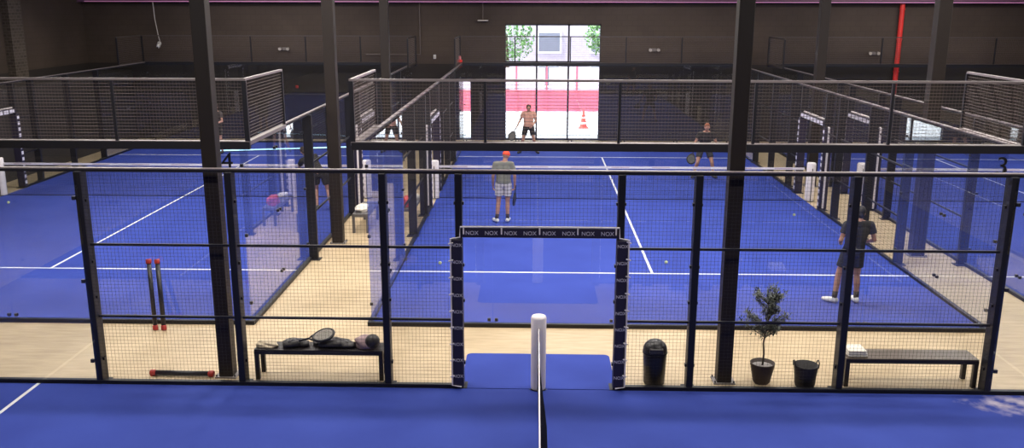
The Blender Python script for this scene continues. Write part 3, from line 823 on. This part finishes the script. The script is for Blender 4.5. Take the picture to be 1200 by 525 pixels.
def hand(bm, w, d, side, palm_n, curl=.9, sc=1.0):
    """palm and five bent fingers; d = direction the hand points, palm_n = direction the palm faces, side = thumb side direction"""
    d = d.normalized(); n = (palm_n - d*palm_n.dot(d)).normalized(); s = n.cross(d)*side
    for k in range(4):
        o_ = (k-1.5)*.020*sc
        cone(bm, w+s*o_*.6, w+d*.085*sc+s*o_, .013*sc, .011*sc, 8)
        L = (.038, .043, .040, .031)[3-k if side > 0 else k]*sc
        p = w+d*.085*sc+s*o_; dir_ = d.copy()
        for j in range(3):
            dir_ = (dir_*math.cos(curl) + n*math.sin(curl)).normalized() if j or True else dir_
            q = p+dir_*L*(1, .7, .55)[j]
            cone(bm, p, q, (.0095, .0088, .008)[j]*sc, (.0088, .008, .0072)[j]*sc, 8); p = q
            nn = n*math.cos(curl)-d*math.sin(curl)
            d_, n_ = dir_, (n - dir_*n.dot(dir_))
            if n_.length > 1e-3: pass
    p = w+d*.025*sc+s*.03*sc; q = p+(d*.6+s*.6+n*.4).normalized()*.035*sc; r = q+(d*.8+n*.6).normalized()*.028*sc
    cone(bm, p, q, .013*sc, .0105*sc, 8); cone(bm, q, r, .0105*sc, .0085*sc, 8)

def person(label, loc, rotz, J, skin, shirt, shorts, shoe, hair, hair_style='short', sleeve=.55, sock=None, extra=None, short_len=.62):
    """J: joints in the figure's own frame (faces +Y). One continuous body; clothes, hair and shoes are its parts."""
    t = thing('person', label, 'person', loc, rotz)
    V = {k: Vector(v) for k, v in J.items() if isinstance(v, tuple)}
    hd, nk, ch, wa, pe = V['head'], V['neck'], V['chest'], V['waist'], V['pelvis']
    face = Vector(J.get('look', (0, 1, 0))).normalized()
    bm = bmesh.new()
    up = (hd-nk).normalized(); side = face.cross(up).normalized(); face = up.cross(side).normalized()
    R = Matrix((side, face, up)).transposed()
    ell(bm, hd+up*.02, (.076, .094, .098), 18, R)                       # cranium
    ell(bm, hd-up*.045+face*.022, (.056, .066, .070), 16, R)            # face and jaw
    ell(bm, hd-up*.092+face*.055, (.026, .022, .020), 10, R)            # chin
    cone(bm, hd+face*.088+up*.015, hd+face*.104-up*.025, .008, .014, 8)  # nose
    ell(bm, hd+face*.086-up*.052, (.025, .010, .010), 10, R)            # lips
    ell(bm, hd+face*.082+up*.032, (.045, .012, .010), 10, R)            # brow
    for s in (-1, 1): ell(bm, hd+side*s*.078-up*.005-face*.005, (.012, .022, .032), 10, R)
    cone(bm, nk-up*.05, hd-up*.05, .060, .052, 14)
    # torso
    cs = (V['sh_r']-V['sh_l']).normalized(); hs = (V['hip_r']-V['hip_l']).normalized()
    for s in (-1, 1):
        cone(bm, ch+cs*s*.075+Vector((0, 0, .03)), wa+cs*s*.055, .098, .085, 16)
        cone(bm, wa+cs*s*.055, pe+hs*s*.065, .085, .098, 16)
    cone(bm, V['sh_l']+cs*.02, V['sh_r']-cs*.02, .062, .062, 14); cone(bm, nk-up*.02, V['sh_l'], .055, .055, 12); cone(bm, nk-up*.02, V['sh_r'], .055, .055, 12)
    for q in 'lr':
        cone(bm, V['sh_'+q], V['el_'+q], .052, .038, 14); cone(bm, V['el_'+q], V['wr_'+q], .040, .026, 12)
        fd = V['wr_'+q]-V['el_'+q]; hdir = Vector(J.get('hand_'+q, fd)); pn = Vector(J.get('palm_'+q, (0, 1, 0)))
        hand(bm, V['wr_'+q]+fd.normalized()*.01, hdir, 1 if q == 'l' else -1, pn, J.get('curl_'+q, .45))
        kn, an = V['kn_'+q], V['an_'+q]; hp = V['hip_'+q]
        cone(bm, hp, kn, .088, .054, 16); cone(bm, kn, kn.lerp(an, .35)-Vector(J.get('calf', (0, .012, 0))), .053, .056, 14)
        cone(bm, kn.lerp(an, .35)-Vector(J.get('calf', (0, .012, 0))), an, .055, .036, 14)
        to = V['to_'+q]; cone(bm, an-Vector((0, 0, .03)), to, .038, .030, 12)
    baked('body', bm, skin, t, .0085, 3)
    # eyes and mouth
    bm = bmesh.new()
    for s in (-1, 1): ell(bm, hd+side*s*.031+face*.084+up*.010, (.012, .008, .007), 10, R)
    link('eyes', bm, mat('eye_dark', (.03, .02, .02), .3), t, True)
    # shirt
    e = .014; bm = bmesh.new()
    for s in (-1, 1):
        cone(bm, ch+cs*s*.078+Vector((0, 0, .03)), wa+cs*s*.062, .098+e, .096+e, 18)
        cone(bm, wa+cs*s*.062, pe+hs*s*.07+(wa-pe)*.12, .096+e, .106+e, 18, round1=False)
    cone(bm, V['sh_l']+cs*.02, V['sh_r']-cs*.02, .062+e, .062+e, 14); cone(bm, nk-up*.045, V['sh_l'], .052+e, .055+e, 12); cone(bm, nk-up*.045, V['sh_r'], .052+e, .055+e, 12)
    for q in 'lr':
        if sleeve: cone(bm, V['sh_'+q], V['sh_'+q].lerp(V['el_'+q], sleeve), .058+e, .060+e, 14, round1=False)
    baked('shirt', bm, shirt, t, .012, 3)
    bm = bmesh.new()
    for s in (-1, 1): cone(bm, wa.lerp(pe, .55)+hs*s*.06, pe+hs*s*.07-Vector((0, 0, .03)), .098, .108, 18, round0=False)
    for q in 'lr': cone(bm, V['hip_'+q]+Vector((0, 0, .02)), V['hip_'+q].lerp(V['kn_'+q], short_len), .104, .098, 18, round1=False)
    baked('shorts', bm, shorts, t, .012, 2)
    for q in 'lr':
        an, to = V['an_'+q], V['to_'+q]; f = Vector((to.x-an.x, to.y-an.y, 0)).normalized(); g = Vector((0, 0, 1))
        bm = bmesh.new(); zb = min(an.z-.085, to.z-.035)
        a0 = Vector((an.x, an.y, an.z-.045))-f*.03; a1 = Vector((to.x, to.y, to.z-.0))+f*.02
        cone(bm, a0, a0.lerp(a1, .6), .046, .048, 14); cone(bm, a0.lerp(a1, .6), a1, .048, .036, 14); cone(bm, an-g*.04, an+g*.005, .046, .044, 12, round1=False)
        s_ = baked('shoe', bm, shoe, t, .010, 2)
        if sock:
            bm = bmesh.new(); cone(bm, an-g*.02, an.lerp(V['kn_'+q], .28), .043, .050, 14, round1=False, round0=False); link('sock', bm, sock, t, True)
    bm = bmesh.new()
    if hair_style == 'cap':
        ell(bm, hd+up*.035-face*.006, (.088, .106, .098), 20, R)
        for k in range(7):
            a = -0.9+1.8*k/6; p = hd+up*.05+face*.07*math.cos(a)+side*.07*math.sin(a)
            cone(bm, p, p+face*(.075*math.cos(a)+.01)+side*.01*math.sin(a)-up*.01, .010, .008, 8)
        cut = hd+up*.018
        bmesh.ops.bisect_plane(bm, geom=bm.verts[:]+bm.edges[:]+bm.faces[:], plane_co=cut, plane_no=up, clear_inner=True)
        link('cap', bm, hair, t, True)
    else:
        ell(bm, hd+up*.034-face*.016, (.084, .098, .096), 20, R)
        if hair_style == 'beard': ell(bm, hd-up*.075+face*.034, (.055, .056, .048), 14, R)
        ell(bm, hd-up*.03-face*.045, (.068, .055, .07), 16, R)
        baked('hair', bm, hair, t, .009, 2)
    return t

def stand(**k):
    J = dict(head=(0, .02, 1.64), neck=(0, 0, 1.50), chest=(0, 0, 1.30), waist=(0, 0, 1.10), pelvis=(0, 0, .95),
             sh_l=(-.19, 0, 1.43), sh_r=(.19, 0, 1.43), el_l=(-.25, -.02, 1.14), el_r=(.25, -.02, 1.14), wr_l=(-.26, .10, .90), wr_r=(.26, .10, .90),
             hip_l=(-.10, 0, .93), hip_r=(.10, 0, .93), kn_l=(-.12, .02, .50), kn_r=(.12, .02, .50), an_l=(-.13, -.02, .105), an_r=(.13, -.02, .105),
             to_l=(-.16, .13, .05), to_r=(.16, .13, .05), palm_l=(1, 0, 0), palm_r=(-1, 0, 0))
    J.update(k); return J
SK = mat('skin_light', (.50, .27, .20), .55); SKT = mat('skin_tan', (.42, .22, .15), .55)
TG = mat('grey_green_shirt', (.17, .17, .145), .85); BK = mat('black_cloth', (.020, .018, .020), .85); PEACH = mat('peach_shirt', (.62, .33, .25), .8)
WS = mat('white_shoe', (.75, .74, .70), .5); DS = mat('dark_shoe', (.05, .045, .05), .5); SO = mat('dark_sock', (.05, .04, .04), .9)
HB = mat('brown_hair', (.045, .025, .018), .7); HR = mat('auburn_hair', (.22, .07, .035), .7); HK = mat('black_hair', (.015, .012, .012), .7)
CAPM = mat('orange_red_cap', (.80, .075, .03), .7)
def plaid(nt, b):
    tc = nt.nodes.new('ShaderNodeTexCoord'); last = None
    for ax, sc in ((0, 26), (2, 24)):
        se = nt.nodes.new('ShaderNodeSeparateXYZ'); nt.links.new(tc.outputs['Object'], se.inputs[0])
        mu = nt.nodes.new('ShaderNodeMath'); mu.operation = 'MULTIPLY'; mu.inputs[1].default_value = sc*3
        nt.links.new(se.outputs[ax], mu.inputs[0])
        si = nt.nodes.new('ShaderNodeMath'); si.operation = 'SINE'; nt.links.new(mu.outputs[0], si.inputs[0])
        gt = nt.nodes.new('ShaderNodeMath'); gt.operation = 'GREATER_THAN'; gt.inputs[1].default_value = .45; nt.links.new(si.outputs[0], gt.inputs[0])
        if last is None: last = gt
        else:
            ad = nt.nodes.new('ShaderNodeMath'); ad.operation = 'ADD'; nt.links.new(last.outputs[0], ad.inputs[0]); nt.links.new(gt.outputs[0], ad.inputs[1]); last = ad
    cr = nt.nodes.new('ShaderNodeValToRGB'); cr.color_ramp.elements[0].color = (.60, .56, .55, 1); cr.color_ramp.elements[1].color = (.22, .20, .22, 1)
    hv = nt.nodes.new('ShaderNodeMath'); hv.operation = 'MULTIPLY'; hv.inputs[1].default_value = .5; nt.links.new(last.outputs[0], hv.inputs[0])
    nt.links.new(hv.outputs[0], cr.inputs[0]); nt.links.new(cr.outputs[0], b.inputs['Base Color'])
PL = node_mat('plaid_cloth', plaid, .85)

# 1 man in the orange cap, back to us, racket low in his right hand
J1 = stand(head=(.06, .03, 1.63), neck=(.03, 0, 1.49), look=(.35, 1, 0), el_r=(.27, -.03, 1.15), wr_r=(.27, .05, .90), curl_r=1.1,
           an_l=(-.16, -.04, .105), to_l=(-.24, .10, .05), an_r=(.10, 0, .105), to_r=(.13, .15, .05), kn_r=(.10, .03, .50))
P1 = person('person in an orange red cap, grey shirt and plaid shorts, back to the camera', (-.82, 7.25, TH), 0, J1, SKT, TG, PL, WS, CAPM, 'cap', sock=SO)
r_ = racket(-.53, 7.33, .86, 'padel racket hanging from the hand of the person in the orange red cap', mat('racket_dark', (.05, .05, .05), .4), (math.radians(185), math.radians(4), math.radians(80)))
# 2 far person in a peach shirt facing us, racket out to the side
J2 = stand(head=(0, .04, 1.62), look=(0, 1, -.15), el_r=(.30, .0, 1.18), wr_r=(.42, .16, .96), curl_r=1.1, el_l=(-.25, .02, 1.16), wr_l=(-.14, .22, 1.02),
           kn_l=(-.19, .06, .50), kn_r=(.19, .06, .50), an_l=(-.30, -.02, .105), an_r=(.30, -.02, .105), to_l=(-.36, .12, .05), to_r=(.36, .12, .05))
person('person in a peach shirt and dark shorts facing us before the tall window', (-.30, 17.7, TH), PI, J2, SKT, PEACH, BK, DS, HB)
racket(-.76, 17.5, .92, 'dark racket in the hand of the person in the peach shirt', mat('racket_dark', (1, 1, 1)), (math.radians(160), math.radians(25), 0))
# 3 bearded player in black at the right of the net, knees bent
J3 = stand(head=(0, .16, 1.58), neck=(0, .10, 1.45), chest=(0, .06, 1.27), waist=(0, -.02, 1.07), pelvis=(0, -.08, .91), sh_l=(-.20, .09, 1.38), sh_r=(.20, .09, 1.38),
           el_l=(-.31, .06, 1.12), el_r=(.31, .06, 1.12), wr_l=(-.30, .27, 1.0), wr_r=(.34, .26, .96), curl_r=1.1, look=(0, 1, -.1),
           hip_l=(-.11, -.08, .89), hip_r=(.11, -.08, .89), kn_l=(-.22, .08, .50), kn_r=(.22, .08, .50), an_l=(-.30, -.05, .105), an_r=(.30, -.05, .105), to_l=(-.37, .09, .05), to_r=(.37, .09, .05))
person('bearded person in a black shirt and shorts in ready stance facing us beyond the net', (5.10, 13.2, TH), PI, J3, SKT, BK, mat('charcoal_shorts', (.03, .03, .04), .8), DS, HR, 'beard')
racket(4.70, 12.88, .91, 'dark racket held low by the bearded person in black', mat('racket_dark', (1, 1, 1)), (math.radians(150), math.radians(20), 0))
# 4 nearest player, all in black, back to us at the right
J4 = stand(head=(.13, .05, 1.62), neck=(.11, .01, 1.49), chest=(.10, 0, 1.29), waist=(.07, -.01, 1.09), pelvis=(.04, -.02, .94), sh_l=(-.10, 0, 1.42), sh_r=(.31, 0, 1.42),
           el_l=(-.18, .0, 1.14), el_r=(.40, .0, 1.15), wr_l=(-.12, .22, 1.05), wr_r=(.34, .22, 1.06), look=(.1, 1, 0), hip_l=(-.06, -.02, .92), hip_r=(.14, -.02, .92),
           kn_l=(-.17, .0, .50), kn_r=(.16, .02, .50), an_l=(-.22, -.04, .105), an_r=(.17, -.02, .105), to_l=(-.36, .05, .05), to_r=(.15, .14, .05))
person('person in black shirt and shorts with white shoes, back to us by the right fence', (5.48, 1.40, TH), 0, J4, SKT, BK, BK, WS, HK, sock=SO)
racket(5.66, 1.72, 1.08, 'padel racket held in front of the person in black by the right fence', RF, (math.radians(10), math.radians(-15), math.radians(70)))
# 5 distant player on the left court, half hidden by the first column
person('distant person in dark clothes on the left court half hidden by the front column', (-11.28, 17.3, TH), PI-.4,
       stand(el_l=(-.27, .05, 1.16), wr_l=(-.16, .25, 1.1), look=(.2, 1, 0)), SK, mat('charcoal_shirt', (.05, .04, .04), .85), BK, DS, HB)
# 6 player on the left court leaning towards the net
J6 = stand(head=(-.48, .22, 1.46), neck=(-.38, .14, 1.36), chest=(-.28, .08, 1.20), waist=(-.15, .0, 1.04), pelvis=(-.03, -.04, .92), sh_l=(-.50, .04, 1.24), sh_r=(-.18, .18, 1.34),
           el_l=(-.62, .22, 1.05), el_r=(-.22, .38, 1.12), wr_l=(-.66, .42, .98), wr_r=(-.40, .50, 1.02), look=(-.7, 1, -.2), hip_l=(-.12, -.04, .90), hip_r=(.07, -.04, .90),
           kn_l=(-.18, .10, .50), kn_r=(.14, .05, .50), an_l=(-.14, -.05, .105), an_r=(.24, -.10, .105), to_l=(-.22, .09, .05), to_r=(.26, .06, .05))
person('person in dark clothes leaning sideways on the left court, behind the aisle post', (-5.55, 8.6, TH), 0, J6, SK, BK, BK, DS, HB)
